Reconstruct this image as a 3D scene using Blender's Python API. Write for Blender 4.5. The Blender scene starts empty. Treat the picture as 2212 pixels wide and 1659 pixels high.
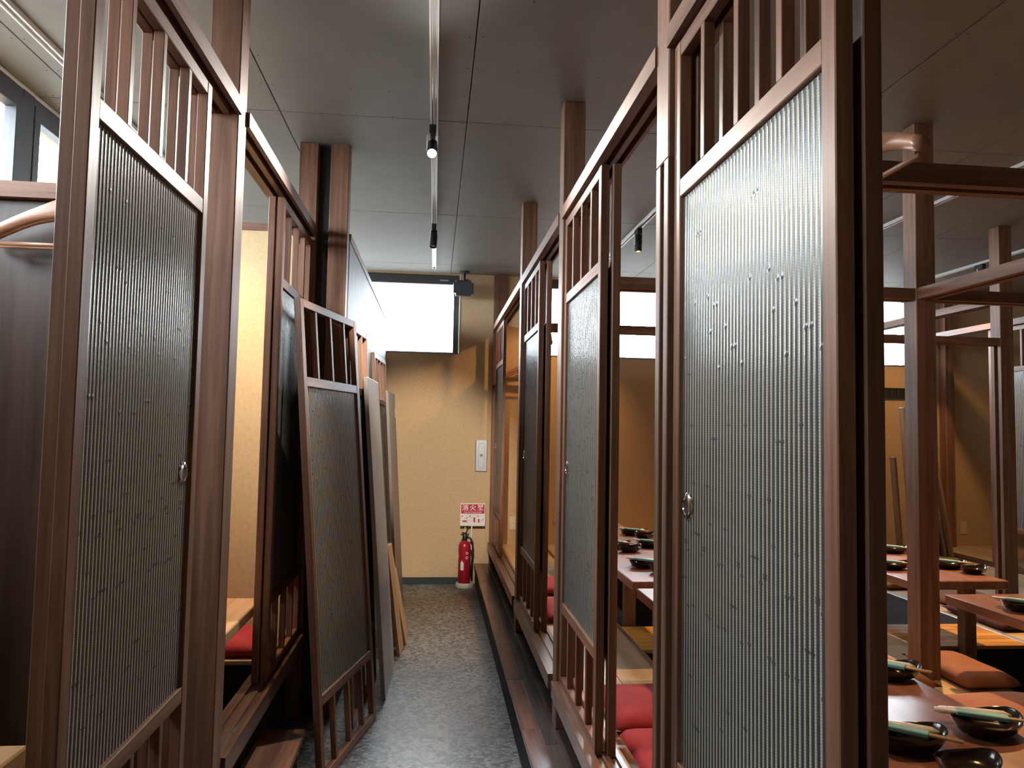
import bpy, bmesh, math, random
from mathutils import Vector, Matrix
random.seed(7)
scene = bpy.context.scene
COL = scene.collection
PI = math.pi

# ------------------------------------------------------------------ camera
F_PX, YAW, PITCH, ROLL, CAM_Z = 1620.0, 0.10209, 0.05865, 0.0187, 1.40
cy, sy, cp, sp = math.cos(YAW), math.sin(YAW), math.cos(PITCH), math.sin(PITCH)
fw = Vector((sy*cp, cy*cp, sp)); rt = Vector((cy, -sy, 0)); up = rt.cross(fw)
cr, sr = math.cos(ROLL), math.sin(ROLL)
rt, up = rt*cr + up*sr, -rt*sr + up*cr
cam_data = bpy.data.cameras.new('camera'); cam = bpy.data.objects.new('camera', cam_data); COL.objects.link(cam)
cam_data.sensor_width = 36.0; cam_data.lens = F_PX/2212*36.0; cam_data.clip_start = 0.02
M = Matrix((rt, up, -fw)).transposed().to_4x4(); M.translation = Vector((0, 0, CAM_Z)); cam.matrix_world = M
scene.camera = cam

# ------------------------------------------------------------------ world: even bright overcast sky
SKY = 20.0
world = bpy.data.worlds.new('overcast_sky'); scene.world = world; world.use_nodes = True
bg = world.node_tree.nodes['Background']; bg.inputs[0].default_value = (0.82, 0.92, 1.0, 1); bg.inputs[1].default_value = SKY

# ------------------------------------------------------------------ exposure
vs = scene.view_settings
vs.view_transform = 'Standard'; vs.look = 'None'; vs.gamma = 1.0; vs.use_curve_mapping = False
vs.exposure = 0.72

# window openings that let the daylight in: (axis, plane, lo, hi, z0, z1)
ROOM = dict(x0=-1.76, x1=6.6, y0=-2.6, y1=6.82, h=2.80)
WIN_FAR = [(-1.45, 0.20), (0.98, 2.62), (3.45, 4.60)]
WIN_LEFT = [(0.55, 1.56), (1.65, 3.27), (3.36, 4.98), (5.07, 6.60)]
WZ0, WZ1 = 2.07, 2.75
def portal(name, loc, rot, sx, sy_):
    l = bpy.data.lights.new(name, 'AREA'); l.shape = 'RECTANGLE'; l.size = sx; l.size_y = sy_
    l.cycles.is_portal = True
    o = bpy.data.objects.new(name, l); COL.objects.link(o); o.location = loc; o.rotation_euler = rot
for a, b in WIN_FAR:
    portal('window_portal', ((a+b)/2, ROOM['y1']+0.16, (WZ0+WZ1)/2), (-PI/2, 0, 0), b-a, WZ1-WZ0)
for a, b in WIN_LEFT:
    portal('window_portal', (ROOM['x0']-0.16, (a+b)/2, (WZ0+WZ1)/2), (0, -PI/2, 0), WZ1-WZ0, b-a)

# ------------------------------------------------------------------ materials
def new_mat(name):
    m = bpy.data.materials.new(name); m.use_nodes = True
    nt = m.node_tree; return m, nt, nt.nodes['Principled BSDF']
def nd(nt, t, **k):
    n = nt.nodes.new(t)
    for a, b in k.items():
        if a.startswith('i_'): n.inputs[a[2:]].default_value = b
        else: setattr(n, a, b)
    return n
def ramp(nt, stops):
    r = nt.nodes.new('ShaderNodeValToRGB'); e = r.color_ramp.elements
    while len(e) < len(stops): e.new(0.5)
    for i, (p, c) in enumerate(stops): e[i].position = p; e[i].color = (*c, 1)
    return r
def rand_coords(nt, scale):
    tc = nt.nodes.new('ShaderNodeTexCoord'); oi = nt.nodes.new('ShaderNodeObjectInfo')
    mul = nd(nt, 'ShaderNodeMath', operation='MULTIPLY'); mul.inputs[1].default_value = 37.0
    nt.links.new(oi.outputs['Random'], mul.inputs[0])
    add = nd(nt, 'ShaderNodeVectorMath', operation='ADD')
    nt.links.new(tc.outputs['Object'], add.inputs[0]); nt.links.new(mul.outputs[0], add.inputs[1])
    mp = nt.nodes.new('ShaderNodeMapping'); mp.inputs['Scale'].default_value = scale
    nt.links.new(add.outputs[0], mp.inputs[0])
    return mp, oi
def wood(name, dark, light, axis='z', rough=0.5, freq=38.0, bump=0.12, vary=0.22, knots=False, spec=0.5):
    m, nt, bs = new_mat(name)
    s = [freq, freq, freq]; s['xyz'.index(axis)] = freq*0.045
    mp, oi = rand_coords(nt, s)
    no = nd(nt, 'ShaderNodeTexNoise', i_Scale=1.0, i_Detail=5.0, i_Roughness=0.62, i_Distortion=0.6)
    nt.links.new(mp.outputs[0], no.inputs['Vector'])
    mid = tuple((a+b)/2 for a, b in zip(dark, light))
    r = ramp(nt, [(0.33, dark), (0.50, mid), (0.66, light)])
    nt.links.new(no.outputs['Fac'], r.inputs[0])
    hsv = nd(nt, 'ShaderNodeHueSaturation')
    mr = nd(nt, 'ShaderNodeMapRange'); mr.inputs['To Min'].default_value = 1-vary; mr.inputs['To Max'].default_value = 1+vary
    nt.links.new(oi.outputs['Random'], mr.inputs[0]); nt.links.new(mr.outputs[0], hsv.inputs['Value'])
    nt.links.new(r.outputs[0], hsv.inputs['Color']); nt.links.new(hsv.outputs[0], bs.inputs['Base Color'])
    bs.inputs['Roughness'].default_value = rough; bs.inputs['Specular IOR Level'].default_value = spec
    b = nd(nt, 'ShaderNodeBump', i_Strength=bump, i_Distance=0.004)
    nt.links.new(no.outputs['Fac'], b.inputs['Height']); nt.links.new(b.outputs[0], bs.inputs['Normal'])
    return m
def plain(name, col, rough=0.5, metal=0.0, emit=None, estr=1.0, noise=0.0, nscale=40.0, bump=0.0, spec=0.5):
    m, nt, bs = new_mat(name)
    bs.inputs['Base Color'].default_value = (*col, 1); bs.inputs['Roughness'].default_value = rough
    bs.inputs['Metallic'].default_value = metal; bs.inputs['Specular IOR Level'].default_value = spec
    if emit: bs.inputs['Emission Color'].default_value = (*emit, 1); bs.inputs['Emission Strength'].default_value = estr
    if noise or bump:
        tc = nt.nodes.new('ShaderNodeTexCoord')
        no = nd(nt, 'ShaderNodeTexNoise', i_Scale=nscale, i_Detail=4.0, i_Roughness=0.6)
        nt.links.new(tc.outputs['Object'], no.inputs['Vector'])
        if noise:
            r = ramp(nt, [(0.3, tuple(c*(1-noise) for c in col)), (0.7, tuple(min(1, c*(1+noise)) for c in col))])
            nt.links.new(no.outputs['Fac'], r.inputs[0]); nt.links.new(r.outputs[0], bs.inputs['Base Color'])
        if bump:
            b = nd(nt, 'ShaderNodeBump', i_Strength=bump, i_Distance=0.003)
            nt.links.new(no.outputs['Fac'], b.inputs['Height']); nt.links.new(b.outputs[0], bs.inputs['Normal'])
    return m
WD, WL = (0.110, 0.048, 0.029), (0.250, 0.122, 0.072)
wood_x = wood('stained_wood_x', WD, WL, 'x', 0.46, spec=0.35); wood_y = wood('stained_wood_y', WD, WL, 'y', 0.46, spec=0.35); wood_z = wood('stained_wood_z', WD, WL, 'z', 0.46, spec=0.35)
PD, PL = (0.115, 0.052, 0.032), (0.255, 0.130, 0.080)
post_wood = wood('post_wood', PD, PL, 'z', 0.5, freq=30, spec=0.35)
beam_wood_x = wood('beam_wood_x', PD, PL, 'x', 0.5, freq=30, spec=0.35); beam_wood_y = wood('beam_wood_y', PD, PL, 'y', 0.5, freq=30, spec=0.35)
sill_wood = wood('sill_wood', (0.07, 0.035, 0.022), (0.17, 0.09, 0.055), 'y', 0.30, freq=34)
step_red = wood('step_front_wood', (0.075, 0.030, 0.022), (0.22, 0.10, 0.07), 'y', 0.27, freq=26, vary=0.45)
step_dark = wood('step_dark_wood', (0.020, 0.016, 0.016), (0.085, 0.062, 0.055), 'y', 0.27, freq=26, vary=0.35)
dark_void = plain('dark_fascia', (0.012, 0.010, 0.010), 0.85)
panel_dark = wood('dark_panel_board', (0.045, 0.026, 0.020), (0.095, 0.058, 0.044), 'z', 0.42, freq=24, vary=0.08)
partition_mat = wood('grey_grain_partition', (0.085, 0.078, 0.070), (0.19, 0.175, 0.155), 'z', 0.55, freq=60, vary=0.02, bump=0.35, spec=0.3)
floor_cream = wood('pale_floor_board', (0.42, 0.31, 0.19), (0.60, 0.47, 0.31), 'y', 0.38, freq=16, vary=0.08, bump=0.03)
parquet = wood('honey_parquet', (0.46, 0.20, 0.03), (0.78, 0.42, 0.09), 'x', 0.30, freq=22, vary=0.30, bump=0.03)
table_wood = wood('table_top_wood', (0.17, 0.065, 0.040), (0.32, 0.145, 0.090), 'y', 0.28, freq=22, vary=0.10, bump=0.05)
table_pale = wood('pale_table_wood', (0.42, 0.24, 0.11), (0.62, 0.40, 0.22), 'y', 0.35, freq=22, vary=0.05)
plank_pale = wood('pale_plank', (0.46, 0.27, 0.13), (0.66, 0.43, 0.25), 'z', 0.5, freq=24, vary=0.08)
plank_end = plain('plank_end', (0.70, 0.62, 0.50), 0.6)
grey_board = wood('grey_board', (0.27, 0.24, 0.225), (0.36, 0.325, 0.305), 'z', 0.32, freq=14, vary=0.02, bump=0.03)
brown_board = wood('brown_board', (0.13, 0.10, 0.085), (0.20, 0.155, 0.135), 'z', 0.40, freq=14, vary=0.02, bump=0.03)
hanger_wood = wood('hanger_wood', (0.30, 0.13, 0.07), (0.48, 0.24, 0.14), 'x', 0.35, freq=30)
metal = plain('brushed_steel', (0.55, 0.55, 0.55), 0.25, 1.0)
chrome = plain('chrome', (0.75, 0.75, 0.75), 0.12, 1.0)
white_metal = plain('white_enamel', (0.72, 0.73, 0.74), 0.35, 0.0)
alu = plain('aluminium', (0.40, 0.41, 0.43), 0.40, 0.5)
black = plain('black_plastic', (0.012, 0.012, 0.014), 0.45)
black_hole = plain('black_recess', (0.006, 0.006, 0.007), 0.7)
frame_dark = plain('dark_window_frame', (0.045, 0.048, 0.058), 0.45)
base_dark = plain('dark_baseboard', (0.014, 0.020, 0.024), 0.5)
red_cloth = plain('red_cushion_cloth', (0.42, 0.035, 0.045), 0.85, noise=0.15, nscale=14, bump=0.25)
brown_cloth = plain('brown_cushion_cloth', (0.30, 0.115, 0.055), 0.85, noise=0.12, nscale=14, bump=0.25)
plum_cloth = plain('plum_fleece', (0.075, 0.028, 0.040), 0.95, noise=0.3, nscale=60, bump=0.6)
ext_red = plain('extinguisher_red', (0.33, 0.010, 0.022), 0.30)
cream_plastic = plain('cream_plastic', (0.62, 0.60, 0.50), 0.45)
sign_white = plain('sign_white', (0.72, 0.70, 0.68), 0.5)
sign_red = plain('sign_red', (0.42, 0.010, 0.045), 0.5)
teal_paper = plain('teal_paper', (0.20, 0.42, 0.40), 0.8)
pale_wood = plain('chopstick_wood', (0.72, 0.56, 0.38), 0.6)
lacquer = plain('dark_lacquer', (0.020, 0.013, 0.010), 0.16)
wrap = plain('wrapped_towel', (0.72, 0.68, 0.64), 0.22, noise=0.1, nscale=30, bump=0.7)
plate_switch = plain('switch_plate', (0.62, 0.50, 0.34), 0.45)
yarn = None
# bamboo-reed door panel: grey satin reeds over a cream corded backing
reed_mat = plain('grey_reed', (0.058, 0.066, 0.072), 0.24, noise=0.30, nscale=26, bump=0.05, spec=1.0)
m, nt, bs = new_mat('cream_cord_backing')
tc = nt.nodes.new('ShaderNodeTexCoord')
wv = nd(nt, 'ShaderNodeTexWave', wave_type='BANDS', bands_direction='Z', i_Scale=70.0, i_Distortion=1.5)
nt.links.new(tc.outputs['Object'], wv.inputs[0])
r = ramp(nt, [(0.1, (0.33, 0.28, 0.19)), (0.8, (0.52, 0.45, 0.32))]); nt.links.new(wv.outputs[0], r.inputs[0])
nt.links.new(r.outputs[0], bs.inputs['Base Color']); bs.inputs['Roughness'].default_value = 0.7
cord_mat = m
# ochre plaster wallpaper
def plaster(name, c1, c2):
    m, nt, bs = new_mat(name)
    tc = nt.nodes.new('ShaderNodeTexCoord')
    n1 = nd(nt, 'ShaderNodeTexNoise', i_Scale=55.0, i_Detail=6.0, i_Roughness=0.7); n2 = nd(nt, 'ShaderNodeTexNoise', i_Scale=160.0, i_Detail=3.0)
    nt.links.new(tc.outputs['Object'], n1.inputs['Vector']); nt.links.new(tc.outputs['Object'], n2.inputs['Vector'])
    r = ramp(nt, [(0.3, c1), (0.7, c2)]); nt.links.new(n1.outputs['Fac'], r.inputs[0]); nt.links.new(r.outputs[0], bs.inputs['Base Color'])
    b = nd(nt, 'ShaderNodeBump', i_Strength=0.25, i_Distance=0.003); nt.links.new(n2.outputs['Fac'], b.inputs['Height']); nt.links.new(b.outputs[0], bs.inputs['Normal'])
    bs.inputs['Roughness'].default_value = 0.85; bs.inputs['Specular IOR Level'].default_value = 0.25
    return m
ochre = plaster('ochre_wallpaper', (0.46, 0.315, 0.18), (0.55, 0.395, 0.24))
beige = plaster('beige_wallpaper', (0.52, 0.38, 0.20), (0.62, 0.47, 0.28))
ceil_mat = plain('grey_ceiling_board', (0.185, 0.177, 0.160), 0.62, noise=0.06, nscale=5, bump=0.05)
ceil_gap = plain('dark_joint', (0.015, 0.015, 0.015), 0.9)
# pebble terrazzo floor
m, nt, bs = new_mat('pebble_floor')
tc = nt.nodes.new('ShaderNodeTexCoord')
v1 = nd(nt, 'ShaderNodeTexVoronoi', i_Scale=62.0, i_Randomness=1.0); v2 = nd(nt, 'ShaderNodeTexVoronoi', feature='DISTANCE_TO_EDGE', i_Scale=62.0, i_Randomness=1.0)
nz = nd(nt, 'ShaderNodeTexNoise', i_Scale=2.2, i_Detail=3.0)
for n in (v1, v2, nz): nt.links.new(tc.outputs['Object'], n.inputs['Vector'])
sep = nt.nodes.new('ShaderNodeSeparateColor'); nt.links.new(v1.outputs['Color'], sep.inputs[0])
r1 = ramp(nt, [(0.0, (0.014, 0.018, 0.020)), (0.20, (0.05, 0.062, 0.068)), (0.50, (0.19, 0.21, 0.215)), (1.0, (0.36, 0.365, 0.34))])
nt.links.new(sep.outputs[0], r1.inputs[0])
r2 = ramp(nt, [(0.0, (0.35, 0.35, 0.35)), (0.10, (1, 1, 1))]); nt.links.new(v2.outputs['Distance'], r2.inputs[0])
mx = nd(nt, 'ShaderNodeMix', data_type='RGBA', blend_type='MULTIPLY'); mx.inputs[0].default_value = 1.0
nt.links.new(r1.outputs[0], mx.inputs[6]); nt.links.new(r2.outputs[0], mx.inputs[7])
r3 = ramp(nt, [(0.3, (0.75, 0.75, 0.75)), (0.7, (1.15, 1.15, 1.15))]); nt.links.new(nz.outputs['Fac'], r3.inputs[0])
mx2 = nd(nt, 'ShaderNodeMix', data_type='RGBA', blend_type='MULTIPLY'); mx2.inputs[0].default_value = 1.0
nt.links.new(mx.outputs[2], mx2.inputs[6]); nt.links.new(r3.outputs[0], mx2.inputs[7])
nt.links.new(mx2.outputs[2], bs.inputs['Base Color']); bs.inputs['Roughness'].default_value = 0.38; bs.inputs['Specular IOR Level'].default_value = 1.0
b = nd(nt, 'ShaderNodeBump', i_Strength=0.12, i_Distance=0.002); nt.links.new(v2.outputs['Distance'], b.inputs['Height']); nt.links.new(b.outputs[0], bs.inputs['Normal'])
pebble = m
# window glass: thin clear pane
m, nt, bs = new_mat('window_glass')
out = nt.nodes['Material Output']; tr = nt.nodes.new('ShaderNodeBsdfTransparent'); gl = nd(nt, 'ShaderNodeBsdfGlossy', i_Roughness=0.02)
mxs = nt.nodes.new('ShaderNodeMixShader'); mxs.inputs[0].default_value = 0.05
nt.links.new(tr.outputs[0], mxs.inputs[1]); nt.links.new(gl.outputs[0], mxs.inputs[2]); nt.links.new(mxs.outputs[0], out.inputs[0])
glass = m

# ------------------------------------------------------------------ helpers
def link(o, parent=None):
    COL.objects.link(o)
    if parent: o.parent = parent
    return o
def tag(o, label=None, cat=None, group=None, kind=None):
    if label: o['label'] = label
    if cat: o['category'] = cat
    if group: o['group'] = group
    if kind: o['kind'] = kind
    return o
def thing(name, label, cat, loc=(0, 0, 0), rot=(0, 0, 0), group=None):
    o = bpy.data.objects.new(name, None); o.empty_display_size = 0.1; COL.objects.link(o)
    o.location = loc; o.rotation_euler = rot
    return tag(o, label, cat, group)
MESH = {}
def box_mesh(d, mat, bev):
    k = ('box', tuple(round(v, 4) for v in d), mat.name, bev)
    if k not in MESH:
        bm = bmesh.new(); bmesh.ops.create_cube(bm, size=1.0)
        bmesh.ops.scale(bm, vec=d, verts=bm.verts)
        if bev: bmesh.ops.bevel(bm, geom=bm.edges[:], offset=min(bev, min(d)*0.3), segments=1, affect='EDGES')
        me = bpy.data.meshes.new('box'); bm.to_mesh(me); bm.free(); me.materials.append(mat); MESH[k] = me
    return MESH[k]
def box(name, lo, hi, mat, parent=None, bev=0.0025):
    d = [abs(b-a) for a, b in zip(lo, hi)]
    o = bpy.data.objects.new(name, box_mesh(d, mat, bev)); o.location = [(a+b)/2 for a, b in zip(lo, hi)]
    return link(o, parent)
def mesh_obj(name, bm, mat, parent=None, loc=(0, 0, 0), smooth=False):
    me = bpy.data.meshes.new(name); bmesh.ops.recalc_face_normals(bm, faces=bm.faces[:]); bm.to_mesh(me); bm.free()
    me.materials.append(mat)
    if smooth:
        for p in me.polygons: p.use_smooth = True
    o = bpy.data.objects.new(name, me); o.location = loc
    return link(o, parent)
def bm_box(bm, lo, hi):
    vs_ = [bm.verts.new((x, y, z)) for x in (lo[0], hi[0]) for y in (lo[1], hi[1]) for z in (lo[2], hi[2])]
    for f in ((0, 1, 3, 2), (4, 6, 7, 5), (0, 4, 5, 1), (2, 3, 7, 6), (0, 2, 6, 4), (1, 5, 7, 3)): bm.faces.new([vs_[i] for i in f])
def prism(name, prof, a, b, axis, mat, parent=None, loc=(0, 0, 0)):
    """profile (u, v) extruded along axis: 'y' -> (u, t, v), 'x' -> (t, u, v), 'z' -> (u, v, t)"""
    P = {'y': lambda u, v, t: (u, t, v), 'x': lambda u, v, t: (t, u, v), 'z': lambda u, v, t: (u, v, t)}[axis]
    bm = bmesh.new()
    A = [bm.verts.new(P(u, v, a)) for u, v in prof]; B = [bm.verts.new(P(u, v, b)) for u, v in prof]
    n = len(prof)
    for i in range(n): bm.faces.new((A[i], A[(i+1) % n], B[(i+1) % n], B[i]))
    bm.faces.new(A); bm.faces.new(B[::-1])
    return mesh_obj(name, bm, mat, parent, loc)
def lathe(name, prof, mat, parent=None, loc=(0, 0, 0), seg=24, sx=1.0, sy_=1.0, rot=None):
    bm = bmesh.new(); rings = []
    for r_, z in prof:
        if r_ < 1e-6: rings.append([bm.verts.new((0, 0, z))])
        else: rings.append([bm.verts.new((r_*sx*math.cos(2*PI*i/seg), r_*sy_*math.sin(2*PI*i/seg), z)) for i in range(seg)])
    for A, B in zip(rings, rings[1:]):
        for i in range(seg):
            j = (i+1) % seg
            if len(A) == 1 and len(B) == 1: continue
            if len(A) == 1: bm.faces.new((A[0], B[i], B[j]))
            elif len(B) == 1: bm.faces.new((A[i], A[j], B[0]))
            else: bm.faces.new((A[i], A[j], B[j], B[i]))
    o = mesh_obj(name, bm, mat, parent, loc, True)
    o.data.set_sharp_from_angle(angle=0.7)
    if rot: o.rotation_euler = rot
    return o
def tube(name, pts, rad, mat, parent=None, seg=10, loc=(0, 0, 0), rz=1.0):
    pts = [Vector(p) for p in pts]; bm = bmesh.new(); rings = []
    for i, p in enumerate(pts):
        t = (pts[min(i+1, len(pts)-1)] - pts[max(i-1, 0)]).normalized()
        a = t.cross(Vector((0, 0, 1)) if abs(t.z) < 0.95 else Vector((1, 0, 0))).normalized(); b_ = t.cross(a)
        rr = rad[i] if isinstance(rad, (list, tuple)) else rad
        rings.append([bm.verts.new(p + a*math.cos(2*PI*k/seg)*rr + b_*math.sin(2*PI*k/seg)*rr*rz) for k in range(seg)])
    for A, B in zip(rings, rings[1:]):
        for k in range(seg): bm.faces.new((A[k], A[(k+1) % seg], B[(k+1) % seg], B[k]))
    bm.faces.new(rings[0]); bm.faces.new(rings[-1][::-1])
    return mesh_obj(name, bm, mat, parent, loc, True)
def text_mesh(name, s, size, mat, parent, loc, rot=(PI/2, 0, 0), depth=0.0004, sx=1.0, bold=0.0):
    cu = bpy.data.curves.new('glyphs', 'FONT'); cu.body = s; cu.size = size; cu.extrude = depth; cu.offset = bold
    cu.align_x = 'CENTER'; cu.align_y = 'CENTER'
    t = bpy.data.objects.new('glyphs', cu); COL.objects.link(t)
    dg = bpy.context.evaluated_depsgraph_get(); me = bpy.data.meshes.new_from_object(t.evaluated_get(dg))
    bpy.data.objects.remove(t); me.materials.clear(); me.materials.append(mat)
    o = bpy.data.objects.new(name, me); o.location = loc; o.rotation_euler = rot; o.scale = (sx, 1, 1)
    return link(o, parent)
def cushion(name, label, lo, hi, mat, rz=0.0, puff=0.5, group=None, seed=0):
    rnd = random.Random(seed); nx, ny = 14, 14
    cx, cyy = (lo[0]+hi[0])/2, (lo[1]+hi[1])/2; w, d, h = hi[0]-lo[0], hi[1]-lo[1], hi[2]-lo[2]
    bm = bmesh.new(); top = []; bot = []
    ph = rnd.uniform(0, 6)
    for i in range(nx+1):
        rt_, rb = [], []
        for j in range(ny+1):
            u, v = i/nx*2-1, j/ny*2-1
            e = max(abs(u), abs(v)); edge = (1-abs(u)**5)*(1-abs(v)**5)
            pin = 1-0.05*(1-abs(v)**2)*abs(u)**3 - 0.0
            x = u*w/2*(1-0.035*(1-v*v)*abs(u)**4); y = v*d/2*(1-0.035*(1-u*u)*abs(v)**4)
            wob = 0.06*math.sin(5*u+ph+3*v)*math.cos(4*v-ph)
            t = h*0.45 + h*0.55*(max(edge, 0)**0.5)*(1+wob)
            b_ = h*0.45 - h*0.45*(max(edge, 0)**0.35)
            rt_.append(bm.verts.new((x, y, t))); rb.append(bm.verts.new((x, y, b_)))
        top.append(rt_); bot.append(rb)
    for i in range(nx):
        for j in range(ny):
            bm.faces.new((top[i][j], top[i+1][j], top[i+1][j+1], top[i][j+1])); bm.faces.new((bot[i][j], bot[i][j+1], bot[i+1][j+1], bot[i+1][j]))
    bmesh.ops.remove_doubles(bm, verts=bm.verts[:], dist=1e-4)
    o = mesh_obj(name, bm, mat, None, (cx, cyy, lo[2]), True); o.rotation_euler = (0, 0, rz)
    return tag(o, label, 'cushion', group)

# ================================================================== SETTING
X0, X1, Y0, Y1, HC = ROOM['x0'], ROOM['x1'], ROOM['y0'], ROOM['y1'], ROOM['h']
tag(box('floor', (X0-0.2, Y0-0.2, -0.12), (X1+0.2, Y1+0.2, 0.0), pebble, None, 0), kind='structure')
bm = bmesh.new(); bm.faces.new([bm.verts.new(v) for v in ((-60, -60, -0.25), (60, -60, -0.25), (60, 60, -0.25), (-60, 60, -0.25))])
tag(mesh_obj('ground', bm, plain('asphalt', (0.16, 0.16, 0.155), 0.9)), kind='structure')
# ceiling: dark backing + separate boards with joints
ceil = tag(box('ceiling', (X0-0.2, Y0-0.2, HC+0.012), (X1+0.2, Y1+0.2, HC+0.14), ceil_gap, None, 0), kind='structure')
cc = Vector(ceil.location)
xs = [X0] + [-1.56+0.838*k for k in range(0, 10) if -1.56+0.838*k < X1-0.1] + [X1]
ys = [Y0] + [3.38+1.53*k for k in range(-3, 3) if Y0+0.1 < 3.38+1.53*k < Y1-0.1] + [Y1]
scr = bmesh.new()
for i in range(len(xs)-1):
    for j in range(len(ys)-1):
        g = 0.0022
        o = box('ceiling_board', Vector((xs[i]+g, ys[j]+g, HC))-cc, Vector((xs[i+1]-g, ys[j+1]-g, HC+0.0125))-cc, ceil_mat, ceil, 0.0012)
        for k in range(6):
            for l in range(7):
                if k in (0, 5) or l in (0, 6) or random.random() < 0.30:
                    px_ = xs[i]+0.02+(xs[i+1]-xs[i]-0.04)*k/5+random.uniform(-.004, .004); py_ = ys[j]+0.02+(ys[j+1]-ys[j]-0.04)*l/6+random.uniform(-.006, .006)
                    ring = [scr.verts.new((px_-cc.x+0.0035*math.cos(PI*a/3), py_-cc.y+0.0035*math.sin(PI*a/3), HC-0.0006-cc.z)) for a in range(6)]
                    scr.faces.new(ring)
tag(mesh_obj('screw_heads', scr, ceil_gap, ceil), kind='stuff')

def wall_y(name, y, t, x0, x1, openings, mat):
    """wall in an x-z plane with openings [(xa, xb, za, zb)]"""
    bm = bmesh.new(); xx = sorted({x0, x1, *[o[0] for o in openings], *[o[1] for o in openings]})
    for a, b in zip(xx, xx[1:]):
        op = [o for o in openings if o[0] <= (a+b)/2 <= o[1]]
        if not op: bm_box(bm, (a, y, 0), (b, y+t, HC))
        else:
            bm_box(bm, (a, y, 0), (b, y+t, op[0][2]))
            if HC-op[0][3] > 0.001: bm_box(bm, (a, y, op[0][3]), (b, y+t, HC))
    return tag(mesh_obj(name, bm, mat), kind='structure')
wall_y('wall_far', Y1, 0.14, X0-0.14, X1+0.14, [(a, b, WZ0, HC-0.01) for a, b in WIN_FAR], ochre)
bm = bmesh.new(); yy = sorted({Y0, Y1, *[v for w in WIN_LEFT for v in w]})
for a, b in zip(yy, yy[1:]):
    if any(w[0] <= (a+b)/2 <= w[1] for w in WIN_LEFT):
        bm_box(bm, (X0-0.14, a, 0), (X0, b, WZ0)); bm_box(bm, (X0-0.14, a, WZ1), (X0, b, HC))
    else: bm_box(bm, (X0-0.14, a, 0), (X0, b, HC))
tag(mesh_obj('wall_left', bm, ochre), kind='structure')
tag(box('wall_right', (X1, Y0, 0), (X1+0.14, Y1, HC), ochre, None, 0), kind='structure')
tag(box('wall_near', (X0-0.14, Y0-0.14, 0), (X1+0.14, Y0, HC), ochre, None, 0), kind='structure')
tag(box('baseboard_far', (-0.45, Y1-0.012, 0), (0.375, Y1, 0.058), base_dark), kind='structure')
# windows: dark frame, transom, pane
n_win = 0
def window_far(a, b, transom):
    global n_win; n_win += 1
    z0, z1 = WZ0, HC-0.01; y = Y1+0.03
    root = tag(box('window_%d' % n_win, (a, y, z1-0.085), (b, y+0.06, z1), frame_dark), 'dark framed high window', None, None, 'structure')
    L = Vector(root.location)
    def p(n, lo, hi, m_=frame_dark): return box(n, Vector(lo)-L, Vector(hi)-L, m_, root)
    p('window_frame', (a, y, z0), (a+0.05, y+0.06, z1-0.085)); p('window_frame', (b-0.05, y, z0), (b, y+0.06, z1-0.085))
    p('window_frame', (a+0.05, y, z0), (b-0.05, y+0.06, z0+0.012)); p('window_sill', (a, Y1-0.004, z0-0.006), (b, y, z0+0.003), frame_dark)
    if transom: p('transom_bar', (a+0.05, y-0.01, 2.318), (b-0.05, y+0.05, 2.375))
    p('window_pane', (a+0.05, y+0.028, z0+0.012), (b-0.05, y+0.032, z1-0.085), glass)
    return root, L
w1, L1 = window_far(*WIN_FAR[0], False)
o = box('window_sticker', Vector((0.02, Y1+0.026, 2.735))-L1, Vector((0.10, Y1+0.030, 2.747))-L1, alu, w1, 0)
window_far(*WIN_FAR[1], True); window_far(*WIN_FAR[2], True)
for a, b in WIN_LEFT:
    n_win += 1; x = X0-0.035
    root = tag(box('window_%d' % n_win, (x, a, WZ1-0.06), (x+0.05, b, WZ1), frame_dark), 'dark framed high window', None, None, 'structure'); L = Vector(root.location)
    def p(n, lo, hi, m_=frame_dark): return box(n, Vector(lo)-L, Vector(hi)-L, m_, root)
    p('window_frame', (x, a, WZ0), (x+0.05, a+0.05, WZ1-0.06)); p('window_frame', (x, b-0.05, WZ0), (x+0.05, b, WZ1-0.06)); p('window_frame', (x, a+0.05, WZ0), (x+0.05, b-0.05, WZ0+0.04))
    p('window_pane', (x+0.023, a+0.05, WZ0+0.04), (x+0.027, b-0.05, WZ1-0.06), glass)
    tag(box('trim_%d' % n_win, (X0, b, WZ0), (X0+0.012, b+0.09, HC), frame_dark), kind='structure')
tag(box('trim_20', (X0, Y0, HC-0.016), (X0+0.014, Y1, HC), cream_plastic), 'thin cream strip along the ceiling edge', None, None, 'structure')
tag(box('trim_21', (X0, Y0, WZ1), (X0+0.010, Y1, HC-0.016), frame_dark), kind='structure')
tag(box('trim_22', (0.515, Y1-0.035, 0.18), (0.635, Y1, HC), post_wood), 'dark brown timber fixed to the far wall', None, None, 'structure')
tag(box('trim_23', (0.20, Y1-0.006, WZ0-0.005), (0.212, Y1, HC), cream_plastic), kind='structure')

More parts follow.
